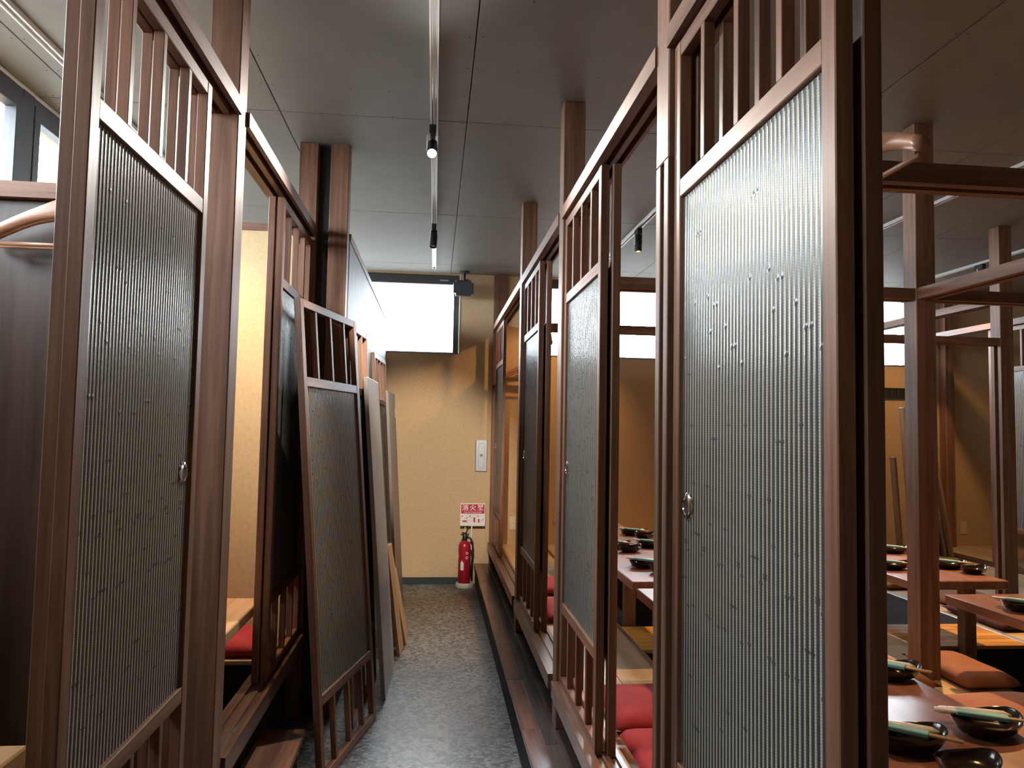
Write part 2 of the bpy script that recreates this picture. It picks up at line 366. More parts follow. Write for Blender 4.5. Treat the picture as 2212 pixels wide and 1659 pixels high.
# ================================================================== RAISED BOOTH FLOORS
FR = 0.35
def platform(name, lo, hi, board_mat, nx, ly, axis='y', edge=None):
    """dark base with separate floor boards on top"""
    base = tag(box(name, (lo[0], lo[1], 0), (hi[0], hi[1], hi[2]-0.018), dark_void, None, 0), kind='structure'); L = Vector(base.location)
    w = (hi[0]-lo[0])/nx if axis == 'y' else (hi[1]-lo[1])/nx
    a0, a1 = (lo[1], hi[1]) if axis == 'y' else (lo[0], hi[0])
    n = max(1, round((a1-a0)/ly)); g = 0.0012
    for i in range(nx):
        off = (i % 2)*0.5
        cuts = [a0] + [a0+(k+off)*(a1-a0)/n for k in range(0 if off else 1, n)] + [a1]
        for c, d in zip(cuts, cuts[1:]):
            if axis == 'y': l_, h_ = (lo[0]+i*w+g, c+g, hi[2]-0.018), (lo[0]+(i+1)*w-g, d-g, hi[2])
            else: l_, h_ = (c+g, lo[1]+i*w+g, hi[2]-0.018), (d-g, lo[1]+(i+1)*w-g, hi[2])
            box('floor_board', Vector(l_)-L, Vector(h_)-L, board_mat, base, 0.0015)
    return base
platform('floor_booth_strip', (0.615, -0.5, 0), (0.99, 6.82, FR), floor_cream, 2, 0.91)
platform('floor_bench_strip', (1.47, -0.5, 0), (2.42, 6.82, FR), floor_cream, 4, 0.91)
platform('floor_rear_strip', (3.06, -0.5, 0), (6.6, 6.82, FR), floor_cream, 10, 1.82)
for (a, b) in ((1.02, 1.47), (2.42, 3.03)):
    platform('floor_bridge', (a, 3.58, 0), (b, 4.00, FR), parquet, 7, 0.30, 'x')
    platform('floor_bridge', (a, 6.10, 0), (b, 6.82, FR), floor_cream, 3, 0.6, 'x')
    platform('floor_bridge', (a, -0.5, 0), (b, 0.40, FR), floor_cream, 3, 0.6, 'x')
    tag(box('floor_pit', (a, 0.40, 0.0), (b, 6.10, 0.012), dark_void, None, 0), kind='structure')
tag(box('trim_31', (0.99, -0.5, 0.02), (1.02, 6.82, FR+0.002), wood_y), kind='structure')
tag(box('trim_32', (3.03, -0.5, 0.02), (3.06, 6.82, FR+0.003), alu), kind='structure')
# left
FL = 0.385
platform('floor_left_strip', (-1.76, 3.37, 0), (-0.70, 3.745, FL), floor_cream, 4, 0.55)
platform('floor_left_near', (-1.76, -0.5, 0), (-0.70, 0.55, FL), floor_cream, 4, 0.55)
platform('floor_left_edge', (-1.76, 0.55, 0), (-1.30, 3.37, FL), floor_cream, 2, 0.9)
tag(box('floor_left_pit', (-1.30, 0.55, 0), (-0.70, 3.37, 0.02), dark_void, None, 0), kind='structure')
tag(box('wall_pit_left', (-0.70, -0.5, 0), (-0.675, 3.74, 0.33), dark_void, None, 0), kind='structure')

# ================================================================== STEP along the right side
step = thing('wooden_step', 'long low wooden step beside the pebble aisle, reddish front plank', 'step', (0.383, -0.5, 0))
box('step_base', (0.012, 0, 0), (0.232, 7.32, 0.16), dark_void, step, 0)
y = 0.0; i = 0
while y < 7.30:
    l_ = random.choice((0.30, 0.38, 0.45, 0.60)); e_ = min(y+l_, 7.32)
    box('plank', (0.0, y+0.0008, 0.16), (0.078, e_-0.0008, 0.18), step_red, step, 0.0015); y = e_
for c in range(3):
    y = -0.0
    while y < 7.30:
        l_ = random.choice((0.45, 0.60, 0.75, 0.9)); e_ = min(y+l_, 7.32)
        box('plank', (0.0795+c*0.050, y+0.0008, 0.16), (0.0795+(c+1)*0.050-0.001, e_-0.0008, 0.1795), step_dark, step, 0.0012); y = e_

# ================================================================== POSTS, BEAMS, SILLS
def post(label, x0, y0, z0=0.0, s=0.092, z1=HC, slot=None, mat=post_wood):
    o = thing('wooden_post', label, 'post', (x0, y0, z0))
    if slot is None:
        box('shaft', (0, 0, 0), (s, s, z1-z0), mat, o, 0.003)
    else:
        zs = slot - z0
        box('shaft', (0, 0, zs), (s, s, z1-z0), mat, o, 0.003)
        box('shaft', (0, 0, 0), (s, 0.030, zs), mat, o, 0.002); box('shaft', (0, 0.060, 0), (s, s, zs), mat, o, 0.002)
        box('slot_core', (0.030, 0.030, 0), (s, 0.060, zs), black_hole, o, 0)
    return o
post('square wooden post between the nearest right door and the aisle opening, slotted face', 0.520, 1.648, 0.18, slot=2.03)
post('square brown post at right of aisle, topmost end clear of the beam', 0.520, 3.090, 0.18)
post('thin square post at right of aisle, second nearest the far wall', 0.515, 4.550, 0.18)
post('tall knotty post beside the nearest left sliding doors', -0.700, 2.280, 0.0)
post('post left of the dark recess behind the leaning doors', -0.698, 3.742, 0.0)
post('post right of the dark recess, in front of the grey partition', -0.545, 3.742, 0.0)
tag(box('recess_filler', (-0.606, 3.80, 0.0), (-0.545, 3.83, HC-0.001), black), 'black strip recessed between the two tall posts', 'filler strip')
post('free-standing square post rising behind the near low table', 2.108, 3.090, FR)
post('square post at far right with slotted side, beside the reed door', 3.690, 4.550, FR, slot=2.05)
post('dark post standing against the ochre wall at far right', 4.870, 6.72, FR)

def beam_prof(x0, x1, z0, z1, g=0.012, up_=True):
    """sliding-door rail section with two grooves: up_ True -> grooves in the underside"""
    w = x1-x0; a, b, c, d = x0+0.030*w/0.10, x0+0.030*w/0.10+0.020, x0+0.068*w/0.10, x0+0.068*w/0.10+0.020
    if up_: return [(x0, z1), (x0, z0), (a, z0), (a, z0+g), (b, z0+g), (b, z0), (c, z0), (c, z0+g), (d, z0+g), (d, z0), (x1, z0), (x1, z1)]
    return [(x0, z0), (x0, z1), (a, z1), (a, z1-g), (b, z1-g), (b, z1), (c, z1), (c, z1-g), (d, z1-g), (d, z1), (x1, z1), (x1, z0)]
def kamoi(label, y0, y1, x0, x1, z0, z1):
    o = prism('door_head_beam', beam_prof(x0, x1, z0, z1, 0.022), y0, y1, 'y', beam_wood_y); return tag(o, label, 'beam')
def shikii(label, y0, y1, x0, x1, z0, z1):
    o = prism('door_sill', beam_prof(x0, x1, z0, z1, 0.008, False), y0, y1, 'y', sill_wood); return tag(o, label, 'sill')
RB = (0.515, 0.612, 2.287, 2.337); RS = (0.500, 0.612, 0.310, 0.372)
for a, b, n in ((0.257, 1.648, 'over the nearest right sliding doors'), (1.740, 3.090, 'over the middle right opening beside the aisle'), (3.182, 4.550, 'over the third right opening'), (4.642, 6.785, 'over the last right opening, ending at the far wall')):
    kamoi('grooved wooden head beam '+n, a, b, *RB)
for a, b, n in ((0.257, 1.648, 'under the nearest right sliding doors'), (1.740, 3.090, 'under the middle right doors and red cushions'), (3.182, 4.550, 'under the third right doors'), (4.642, 6.785, 'under the farthest right doors')):
    shikii('grooved wooden sill '+n, a, b, *RS)
LBm = (-0.705, -0.598, 2.325, 2.372); LS = (-0.705, -0.595, 0.335, 0.402)
kamoi('grooved head beam over the nearest left sliding doors', 0.60, 2.280, *LBm)
kamoi('grooved head beam over the second left opening', 2.372, 3.742, *LBm)
shikii('wooden sill under the nearest left sliding doors', 0.60, 2.280, *LS)
shikii('worn wooden sill below the left booth with the red cushion', 2.372, 3.742, *LS)
def rail(label, lo, hi, axis):
    w = hi[1]-lo[1] if axis == 'x' else hi[0]-lo[0]
    a = lo[1] if axis == 'x' else lo[0]
    z0, z1 = lo[2], hi[2]; c = a+w/2
    prof = [(a, z0), (c-0.012, z0), (c-0.012, z0+0.015), (c+0.012, z0+0.015), (c+0.012, z0), (a+w, z0), (a+w, z1), (a, z1)]
    o = prism('cross_rail', prof, lo[0] if axis == 'x' else lo[1], hi[0] if axis == 'x' else hi[1], axis, beam_wood_x if axis == 'x' else beam_wood_y)
    return tag(o, label, 'rail')
RZ0, RZ1 = 2.003, 2.052
rail('brown cross rail under the wooden hanger at upper right', (0.612, 1.650, RZ0), (3.0, 1.730, RZ1), 'x')
rail('cross rail left of the free-standing post', (0.612, 3.096, RZ0), (2.108, 3.176, RZ1), 'x')
rail('dark cross rail right of the free-standing post', (2.200, 3.096, RZ0), (3.9, 3.176, RZ1), 'x')
rail('long rail running towards the viewer from the free-standing post', (2.114, 1.732, RZ0), (2.194, 3.090, RZ1), 'y')
rail('dark thin cross rail reaching the slotted far right post', (0.612, 4.556, RZ0), (3.690, 4.636, RZ1), 'x')
tag(prism('door_head_beam', beam_prof(3.69, 3.785, 2.287, 2.335, 0.02), 4.642, 6.785, 'y', beam_wood_y), 'pale lit head beam beyond the slotted far right post', 'beam')
tag(prism('door_head_beam', beam_prof(4.52, 4.62, 2.287, 2.335, 0.02), 3.2, 6.785, 'y', beam_wood_y), 'farthest head beam above the reed doors at far right', 'beam')
tag(prism('door_sill', beam_prof(4.52, 4.62, FR, FR+0.02, 0.006, False), 3.2, 6.785, 'y', sill_wood), 'floor sill under the reed doors at far right', 'sill')
rail('pale cross rail topping the dark board partition at far left', (-1.76, 2.285, 2.045), (-0.700, 2.365, 2.092), 'x')

# ================================================================== SLIDING DOORS
DW, DH, DT, ST = 0.69, 1.915, 0.027, 0.037
Z_BOT, Z_LO0, Z_LO1, Z_MI0, Z_MI1, Z_TOP = 0.036, 0.290, 0.330, 1.555, 1.595, 1.880
NREED = 40; PITCH_R = (DW-2*ST)/NREED
def reed_levels(rnd, h):
    nodes = sorted(rnd.uniform(0.05, h-0.05) for _ in range(rnd.choice((2, 3, 3))))
    lv = [(0, 1.0)]
    for n in nodes: lv += [(n-0.007, 1.0), (n-0.0035, 1.01), (n, 1.75), (n+0.0035, 1.01), (n+0.007, 1.0)]
    return [l for l in lv if l[0] <= h] + [(h, 1.0)]
def add_reed(bm, yc, z0, h, rnd):
    prev = None
    for z, k in reed_levels(rnd, h):
        w = PITCH_R*0.66*min(k, 1.5); t = 0.0012*(1.0 if k < 1.2 else 1.5)
        ring = [bm.verts.new((0, yc-w/2, z0+z)), bm.verts.new((-t, yc-w/4, z0+z)), bm.verts.new((-t, yc+w/4, z0+z)), bm.verts.new((0, yc+w/2, z0+z))]
        if prev:
            for a in range(3): bm.faces.new((prev[a], prev[a+1], ring[a+1], ring[a]))
        prev = ring
REED_ONE = []
for s in range(9):
    bm = bmesh.new(); add_reed(bm, 0, 0, Z_MI0-Z_LO1, random.Random(s)); me = bpy.data.meshes.new('bamboo_strip'); bmesh.ops.recalc_face_normals(bm, faces=bm.faces[:]); bm.to_mesh(me); bm.free(); me.shade_smooth(); me.materials.append(reed_mat); REED_ONE.append(me)
REED_ALL = []
for s in range(3):
    bm = bmesh.new(); rnd = random.Random(100+s)
    for i in range(NREED): add_reed(bm, ST+PITCH_R*(i+0.5), Z_LO1, Z_MI0-Z_LO1, rnd)
    me = bpy.data.meshes.new('bamboo_strips'); bmesh.ops.recalc_face_normals(bm, faces=bm.faces[:]); bm.to_mesh(me); bm.free(); me.shade_smooth(); me.materials.append(reed_mat); REED_ALL.append(me)
DOOR_N = 0
def sliding_door(label, loc, rot=(0, 0, 0), handle_far=True, strips=False, pull_on=True):
    """local frame: width +y (0..DW), thickness +x (0..DT), decorated face at x=0"""
    global DOOR_N; DOOR_N += 1
    d = thing('sliding_door', label, 'sliding door', loc, rot)
    wz, wy = (wood_z, wood_y)
    box('stile', (0, 0, 0), (DT, ST, DH), wz, d, 0.0018); box('stile', (0, DW-ST, 0), (DT, DW, DH), wz, d, 0.0018)
    for n, a, b in (('bottom_rail', 0, Z_BOT), ('lower_rail', Z_LO0, Z_LO1), ('middle_rail', Z_MI0, Z_MI1), ('top_rail', Z_TOP, DH)):
        box(n, (0.001, ST, a), (DT-0.001, DW-ST, b), wy, d, 0.0018)
    for k in range(3):
        yc = DW*(k+1)/4
        box('slat', (0.002, yc-0.010, Z_MI1), (DT-0.002, yc+0.010, Z_TOP), wz, d, 0.0012)
        box('slat', (0.002, yc-0.010, Z_BOT), (DT-0.002, yc+0.010, Z_LO0), wz, d, 0.0012)
    pn = box('reed_panel', (0.0115, ST, Z_LO1), (0.0175, DW-ST, Z_MI0), cord_mat, d, 0)
    L = Vector(pn.location)
    if strips:
        for i in range(NREED):
            o = bpy.data.objects.new('bamboo_strip', REED_ONE[(i*4+DOOR_N) % 9 if i % 2 else (i*7+3) % 9]); o.location = Vector((0.0115, ST+PITCH_R*(i+0.5), Z_LO1))-L; link(o, pn)
    else:
        o = bpy.data.objects.new('bamboo_strips', REED_ALL[DOOR_N % 3]); o.location = Vector((0.0115, 0, 0))-L; link(o, pn); o['kind'] = 'stuff'
    if not pull_on: return d
    hy = DW-ST-0.038 if handle_far else ST+0.038
    pull = lathe('door_pull', [(0.0165, 0.0045), (0.0185, 0.0065), (0.026, 0.0055), (0.0295, 0.0030), (0.0295, 0.0)], chrome, d, (0.0105, hy, 0.875), 28, rot=(0, -PI/2, 0))
    lathe('pull_recess', [(0.0, 0.0034), (0.0168, 0.0046), (0.0168, 0.0)], black_hole, pull, (0, 0, 0), 24)
    return d
xF, xR = 0.531, 0.569
zR = 0.366
sliding_door('nearest right sliding door, large grey reed panel facing the aisle', (xF, 0.945, zR), strips=True)
sliding_door('sliding door stacked behind the nearest right reed door', (xR, 0.940, zR))
sliding_door('second right sliding door, reed panel with pale sheen, red cushions behind', (xF, 2.400, zR))
sliding_door('sliding door stacked behind the second right reed door', (xR, 2.385, zR))
sliding_door('third right sliding door with bluish sheen, near the thin post', (xF, 3.860, zR))
sliding_door('sliding door stacked behind the third right door', (xR, 3.845, zR))
sliding_door('farthest right sliding door beside the ochre far wall', (0.540, 6.03, zR))
zL = 0.396
sliding_door('nearest left sliding door, tall grey reed panel with lattice top', (-0.622, 2.065, zL), (0, 0, PI), handle_far=False, strips=True)
sliding_door('sliding door stacked behind the nearest left reed door', (-0.651, 2.075, zL), (0, 0, PI), handle_far=False)
sliding_door('second left sliding door, mostly hidden by the leaning doors', (-0.622, 3.740, zL), (0, 0, PI), handle_far=False)
sliding_door('sliding door stacked behind the second left door', (-0.654, 3.735, zL), (0, 0, PI), handle_far=False)
# doors of the far right row
sliding_door('far right reed door left of the slotted post', (4.535, 5.04, FR+0.014))
sliding_door('far right reed door right of the slotted post, cut by the picture edge', (4.535, 4.33, FR+0.014))
# leaning door: local +y (width) runs from far-bottom corner towards the viewer
def leaning(label, bx, by, a, l, fn=sliding_door, **k):
    e = Vector((-math.sin(a), -math.cos(a), 0)); n = Vector((-math.cos(a), math.sin(a), 0))
    u = Vector((0, 0, 1))*math.cos(l) + n*math.sin(l); x = e.cross(u)
    return Matrix((x, e, u)).transposed().to_euler(), Vector((bx, by, 0.004))
r_, p_ = leaning('', -0.240, 3.712, 0.225, 0.085)
sliding_door('reed sliding door leaning across the left row, bottom out on the aisle floor', p_, r_, pull_on=False)
r_, p_ = leaning('', -0.282, 4.28, 0.08, 0.056)
sliding_door('leaning sliding door tucked behind the front leaning reed door', p_, r_)
r_, p_ = leaning('', -0.232, 5.98, 0.05, 0.085)
sliding_door('leaning sliding door with lattice top beside the far wall', p_, r_)

# partition behind the leaning doors
pt_ = thing('grey_partition', 'tall grey wood-grain partition behind the leaning doors, reaching the window', 'partition', (-0.45, 3.834, 0))
box('board', (-0.045, 0, 0), (0, 2.986, 2.335), partition_mat, pt_, 0.001)
box('cap_rail', (-0.052, 0, 2.335), (0.006, 2.986, 2.372), beam_wood_y, pt_, 0.002)
# dark board partition in near left booth and pale cross wall behind second left booth
pb = thing('board_partition', 'dark wood board partition with hanging coat hangers at far left', 'partition', (-1.23, 2.318, FL))
for k in range(1): box('board', (-0.53, 0, -0.385), (0.53, 0.018, 1.66), panel_dark, pb, 0.001)
cw = thing('cross_wall', 'beige papered cross wall inside the left booth, brown top rail', 'partition', (-1.23, 3.745, 0))
box('panel', (-0.53, 0.0, FL), (0.53, 0.08, 2.345), beige, cw, 0.0)
box('cap_rail', (-0.53, -0.006, 2.345), (0.53, 0.086, 2.382), beam_wood_x, cw, 0.002)
# leaning loose boards
def loose_board(name, label, bx, by, a, l, w, h, t, mat, ends=None):
    r_, p_ = leaning('', bx, by, a, l)
    o = thing(name, label, 'board', p_, r_)
    box('board', (0, 0, 0), (t, w, h), mat, o, 0.0015)
    if ends: box('end_grain', (0.001, 0.001, h), (t-0.001, w-0.001, h+0.002), ends, o, 0)
    return o
loose_board('leaning_board', 'pale grey flat board leaning in front of the left partition', -0.196, 4.50, 0.03, 0.085, 0.55, 1.655, 0.022, grey_board)
o = loose_board('leaning_board', 'brown-grey flat board leaning beyond the pale grey board', -0.193, 5.75, 0.02, 0.068, 0.60, 1.64, 0.020, brown_board)
box('paper_tag', (-0.001, 0.02, 1.46), (0.0, 0.06, 1.53), sign_white, o, 0)
loose_board('short_plank', 'short pale wood plank leaning at aisle edge, front of two', -0.145, 5.22, 0.0, 0.20, 0.30, 0.62, 0.028, plank_pale, plank_end)
loose_board('short_plank', 'short plank with dark edge propped under the pale plank', -0.158, 4.86, 0.10, 0.14, 0.16, 0.66, 0.020, plank_pale)

# low step board on the left
st = thing('step_stool', 'low brown wooden step in front of the left booth sill', 'step', (-0.56, 2.40, 0))
box('tread', (-0.085, 0, 0.172), (0.085, 0.70, 0.200), wood_y, st, 0.003)
for y_ in (0.05, 0.62): box('side_board', (-0.075, y_, 0), (0.070, y_+0.025, 0.172), wood_x, st, 0.002)

# ================================================================== TABLES
def low_table(label, x0, x1, y0, y1, z, mat, zf=0.012, t=0.042, inset=0.62):
    o = thing('low_table', label, 'table', ((x0+x1)/2, (y0+y1)/2, zf))
    hx, hy = (x1-x0)/2, (y1-y0)/2
    box('table_top', (-hx, -hy, z-t-zf), (hx, hy, z-zf), mat, o, 0.004)
    for sx in (-1, 1):
        for sy2 in (-1, 1):
            xc, yc = sx*(hx-0.15), sy2*(hy-min(inset, hy*0.6))
            box('leg', (xc-0.03, yc-0.03, 0), (xc+0.03, yc+0.03, z-t-zf), wood_z, o, 0.003)
    return o
TZ = 0.70
low_table('nearest right low table with black dishes and orange glow', 0.91, 1.40, 0.55, 3.30, TZ, table_wood)
low_table('middle low table seen between the right doors', 0.93, 1.395, 3.44, 5.80, TZ, table_wood)
low_table('low table at right edge behind brown cushions', 2.27, 2.80, 0.60, 3.16, TZ, table_wood, inset=1.0)
low_table('far right low table behind the free-standing post', 2.30, 2.81, 3.44, 5.80, TZ, table_wood, inset=0.10)
low_table('pale table corner inside the second left booth', -1.28, -0.705, 2.55, 3.30, 0.665, table_pale, zf=0.02)
low_table('pale table just in view at bottom left corner', -1.28, -0.815, 0.72, 1.68, 0.73, table_pale, zf=0.02)

# ================================================================== CUSHIONS
G1 = 'red floor cushions'
cushion('floor_cushion', 'red floor cushion behind the second right door, nearer one', (0.640, 2.12, FR), (0.985, 2.56, FR+0.06), red_cloth, 0, seed=1)
cushion('floor_cushion', 'red floor cushion behind the second right door, farther one by the bare floor', (0.645, 2.575, FR), (0.985, 2.99, FR+0.06), red_cloth, 0, seed=2)
cushion('floor_cushion', 'red cushion between third right door and middle table, nearer one', (0.63, 4.06, FR), (0.985, 4.52, FR+0.055), red_cloth, 0, seed=3)
cushion('floor_cushion', 'red cushion between third right door and middle table, farther one', (0.63, 4.72, FR), (0.985, 5.15, FR+0.055), red_cloth, 0, seed=4)
cushion('floor_cushion', 'red cushion on far side of the middle table', (1.50, 4.95, FR), (1.92, 5.45, FR+0.06), red_cloth, 0, seed=5)
cushion('floor_cushion', 'brown cushion left of the free-standing post', (1.66, 2.93, FR), (2.095, 3.37, FR+0.06), brown_cloth, 0, seed=6)
cushion('floor_cushion', 'brown cushion right of the free-standing post, by the dark pit', (2.205, 2.93, FR), (2.46, 3.38, FR+0.06), brown_cloth, 0, seed=7)
cushion('floor_cushion', 'large brown cushion at right edge, right of near table', (1.90, 2.33, FR), (2.38, 2.82, FR+0.065), brown_cloth, 0.06, seed=8)
cushion('floor_cushion', 'brown cushion under the far right table end', (3.16, 4.38, FR), (3.56, 4.80, FR+0.06), brown_cloth, 0, seed=9)
cushion('floor_cushion', 'dark plum fleece cushion by the metal pit edge', (3.065, 3.80, FR), (3.32, 4.30, FR+0.06), plum_cloth, 0, seed=10)
cushion('floor_cushion', 'brown cushion beside the far right table, left of post', (3.07, 4.85, FR), (3.45, 5.25, FR+0.05), brown_cloth, 0, seed=11)
cushion('floor_cushion', 'red cushion against the cross wall in the left booth', (-1.15, 3.38, FL), (-0.72, 3.73, FL+0.075), red_cloth, 0, seed=12)

# ================================================================== PLACE SETTINGS
DISH = [(0.0, 0.010), (0.55, 0.010), (0.80, 0.013), (0.93, 0.020), (1.0, 0.030), (1.02, 0.0305), (0.98, 0.024), (0.85, 0.010), (0.60, 0.004), (0.55, 0.0), (0.0, 0.0)]
def dish_mesh(key, ax, ay):
    if key not in MESH:
        o = lathe('tmp', [(r_, z) for r_, z in DISH], lacquer, None, seg=36, sx=ax, sy_=ay)
        for v in o.data.vertices: v.co.z += 0.012*(v.co.x/ax)**4 if v.co.z > 0.012 else 0
        MESH[key] = o.data; bpy.data.objects.remove(o)
    return MESH[key]
def setting(where, x, y, z, rz, small=True, towel=True):
    R = Matrix.Rotation(rz, 3, 'Z')
    def w(dx, dy): v = R @ Vector((dx, dy, 0)); return (x+v.x, y+v.y)
    o = bpy.data.objects.new('oval_dish', dish_mesh('big', 0.094, 0.064)); link(o); o.location = (x, y, z); o.rotation_euler = (0, 0, rz)
    tag(o, 'black lacquered oval dish '+where, 'dish', 'black oval dishes on the tables')
    if small:
        o = bpy.data.objects.new('small_dish', dish_mesh('small', 0.072, 0.052)); link(o); p2 = w(0.02, -0.145); o.location = (p2[0], p2[1], z); o.rotation_euler = (0, 0, rz+0.1)
        tag(o, 'small black dish '+where, 'dish', 'small black dishes on the tables')
    p3 = w(0.0, 0.0)
    c = thing('chopsticks', 'wooden chopsticks in a teal paper sleeve '+where, 'chopsticks', (p3[0], p3[1], z+0.0335), (0, 0.0, rz-0.85), 'chopsticks in teal sleeves')
    tube('chopstick', [(-0.11, -0.003, 0.004), (0.11, -0.0035, 0.004)], [0.0042, 0.003], pale_wood, c, 8); tube('chopstick', [(-0.11, 0.005, 0.004), (0.11, 0.0045, 0.004)], [0.0042, 0.003], pale_wood, c, 8)
    box('paper_sleeve', (-0.065, -0.0145, -0.0005), (0.045, 0.0145, 0.0095), teal_paper, c, 0.002)
    if towel:
        p4 = w(0.016, 0.046)
        t = thing('wrapped_towel', 'white wet towel in clear wrap '+where, 'towel', (p4[0], p4[1], z+0.027), (0.16, 0, rz-0.65), 'wrapped towels on the dishes')
        tube('towel_roll', [(-0.085, 0, 0), (-0.070, 0, 0.002), (0, 0, 0.003), (0.070, 0, 0.002), (0.085, 0, 0)], [0.006, 0.013, 0.0145, 0.013, 0.006], wrap, t, 12, rz=0.55)
setting('nearest the dark door edge', 1.075, 1.63, TZ, 0.15)
setting('on the nearest table beside the free-standing post', 1.325, 2.09, TZ, 0.10, small=False)
setting('on the nearest table at the right picture edge', 1.325, 1.70, TZ, 0.35)
setting('on the middle table, farthest one', 1.345, 4.96, TZ, 0.1)
setting('on the middle table, left and half hidden', 1.09, 4.42, TZ, 0.2)
setting('on the middle table, right and half hidden', 1.315, 4.45, TZ, 0.2)
setting('on the middle table, front corner', 1.10, 3.80, TZ, 0.15)
setting('on the far right table, farthest behind the post', 2.74, 4.27, TZ, 0.1, small=False)
setting('on the far right table, left of the post', 2.41, 3.76, TZ, 0.1, small=False)
setting('on the far right table, right of the post', 2.74, 3.78, TZ, 0.1)
setting('on the right edge table', 2.40, 2.86, TZ, 0.1)

# ================================================================== HANGERS
def hanger(label, loc, rz, span=0.42, group=None):
    h = thing('coat_hanger', label, 'hanger', loc, (0, 0, rz), group)      # origin at the hook top
    bm = bmesh.new(); rings = []; n = 24
    for i in range(n+1):
        t = i/n*2-1; a = abs(t)
        x = span/2*t; z = -0.078-0.080*(a**1.25); hh = 0.043-0.008*a+0.014*math.exp(-(a/0.22)**2); th = 0.013+0.022*a**2; yo = 0.028*a**1.6
        rings.append([bm.verts.new((x, yo+th/2*math.cos(2*PI*k/10), z+hh/2*math.sin(2*PI*k/10))) for k in range(10)])
    for A, B in zip(rings, rings[1:]):
        for k in range(10): bm.faces.new((A[k], A[(k+1) % 10], B[(k+1) % 10], B[k]))
    bm.faces.new(rings[0]); bm.faces.new(rings[-1][::-1])
    mesh_obj('shoulder', bm, hanger_wood, h, (0, 0, 0), True)
    tube('trouser_bar', [(-span/2+0.012, 0.026, -0.178), (span/2-0.012, 0.026, -0.178)], 0.006, hanger_wood, h, 10)
    pts = [(0, 0, -0.065), (0, 0, -0.035)] + [(0.020*math.cos(a)-0.0, 0, -0.020+0.020*math.sin(a)) for a in [(-PI/2+PI*1.35*k/10) for k in range(11)]]
    tube('hook', pts, 0.0016, metal, h, 6)
    return h
hanger('brown wooden coat hanger hung over the cross rail at upper right', (0.965, 1.560, 2.130), PI/2)
hanger('wooden coat hanger at far left lit by the window, front one', (-1.050, 2.185, 2.068), 0.0)
hanger('orange-brown coat hanger at far left, behind the front hanger', (-1.075, 2.238, 2.072), 0.0)
hanger('coat hanger in the last right booth, front one of two', (0.800, 6.655, 2.03), 0.0)
hanger('coat hanger in the last right booth, nearest the wall', (0.825, 6.740, 2.02), 0.0)
hanger('coat hanger on the rail behind the third right door', (0.700, 4.600, 2.068), PI/2)

# ================================================================== TRACK LIGHTS
def track(label, x, y0, y1, w=0.034):
    o = thing('lighting_track', label, 'lighting track', (x, y0, HC))
    L = y1-y0; h = w/2
    prism('channel', [(-h, 0), (-h, -0.019), (-h+0.006, -0.019), (-h+0.006, -0.008), (h-0.006, -0.008), (h-0.006, -0.019), (h, -0.019), (h, 0)], 0, L, 'y', white_metal, o)
    box('end_cap', (-h, L, -0.020), (h, L+0.012, 0), white_metal, o, 0.002)
    for s in (-1, 1): box('conductor', (s*0.007-0.001, 0.02, -0.011), (s*0.007+0.001, L-0.02, -0.008), metal, o, 0)
    return o
track('white lighting track along the aisle ceiling', -0.034, -0.8, 6.54)
track('white lighting track above the right booth tables', 1.362, -0.5, 6.3)
track('lighting track above the far right tables', 2.958, -0.5, 6.3)
track('lighting track at the farthest right', 4.335, 1.0, 6.4)
track('lighting track on the left ceiling near the windows', -1.465, -0.5, 6.2)
def spot_lamp(label, x, y, aim, energy=0, color=(1, 0.7, 0.4), spot=1.2, blend=0.5, body=black, lit=True):
    """adapter on the track, short arm with two pivots, cylinder head aimed along `aim`"""
    s = thing('track_spotlight', label, 'spotlight', (x, y, HC-0.02))
    box('adapter', (-0.016, -0.045, -0.042), (0.016, 0.045, 0.0), body, s, 0.003)
    piv = Vector((0, 0, -0.098))
    for sx in (-1, 1):
        box('arm', (sx*0.024-0.003, -0.006, -0.108), (sx*0.024+0.003, 0.006, -0.036), white_metal, s, 0.001)
    d = Vector(aim).normalized(); q = (-d).to_track_quat('Z', 'Y')
    hd = lathe('lamp_head', [(0.0, 0.062), (0.020, 0.062), (0.024, 0.056), (0.024, -0.060), (0.0215, -0.060), (0.0215, -0.046), (0.0, -0.046)], body, s, piv, 24)
    hd.rotation_mode = 'QUATERNION'; hd.rotation_quaternion = q
    em = plain('bulb_'+label[:18], (0.9, 0.85, 0.75), 0.4, emit=color if lit else None, estr=18.0 if lit else 0)
    lathe('bulb', [(0.0, -0.054), (0.010, -0.053), (0.017, -0.049), (0.021, -0.0465), (0.0, -0.0462)], em, hd, (0, 0, 0), 18)
    if energy:
        l = bpy.data.lights.new('spot_beam', 'SPOT'); l.energy = energy; l.color = color; l.spot_size = spot; l.spot_blend = blend; l.shadow_soft_size = 0.025
        lo = bpy.data.objects.new('spot_beam', l); link(lo, hd); lo.location = (0, 0, -0.066)
    return s
WARM = (1.0, 0.55, 0.22)
spot_lamp('glaring aisle spotlight pointing at the viewer', -0.040, 3.42, (-0.02, -0.75, -0.66), 85, (1.0, 0.96, 0.88), 1.9, 0.5)
spot_lamp('unlit black spotlight farther along the aisle track', -0.034, 5.10, (-0.06, -0.25, -0.97), 0, lit=False)
spot_lamp('aisle spotlight aimed at the far wall', -0.034, 1.9, (-0.10, 4.92, -1.80), 520, (1.0, 0.90, 0.76), 0.44, 0.7)
spot_lamp('black spotlight glowing warm seen between the right doors', 1.362, 4.97, (0.0, -0.05, -0.99), 60, WARM, 1.9, 0.6)
spot_lamp('warm spotlight above the nearest right table', 1.362, 2.31, (0.05, -0.12, -0.99), 55, WARM, 1.25, 0.6)
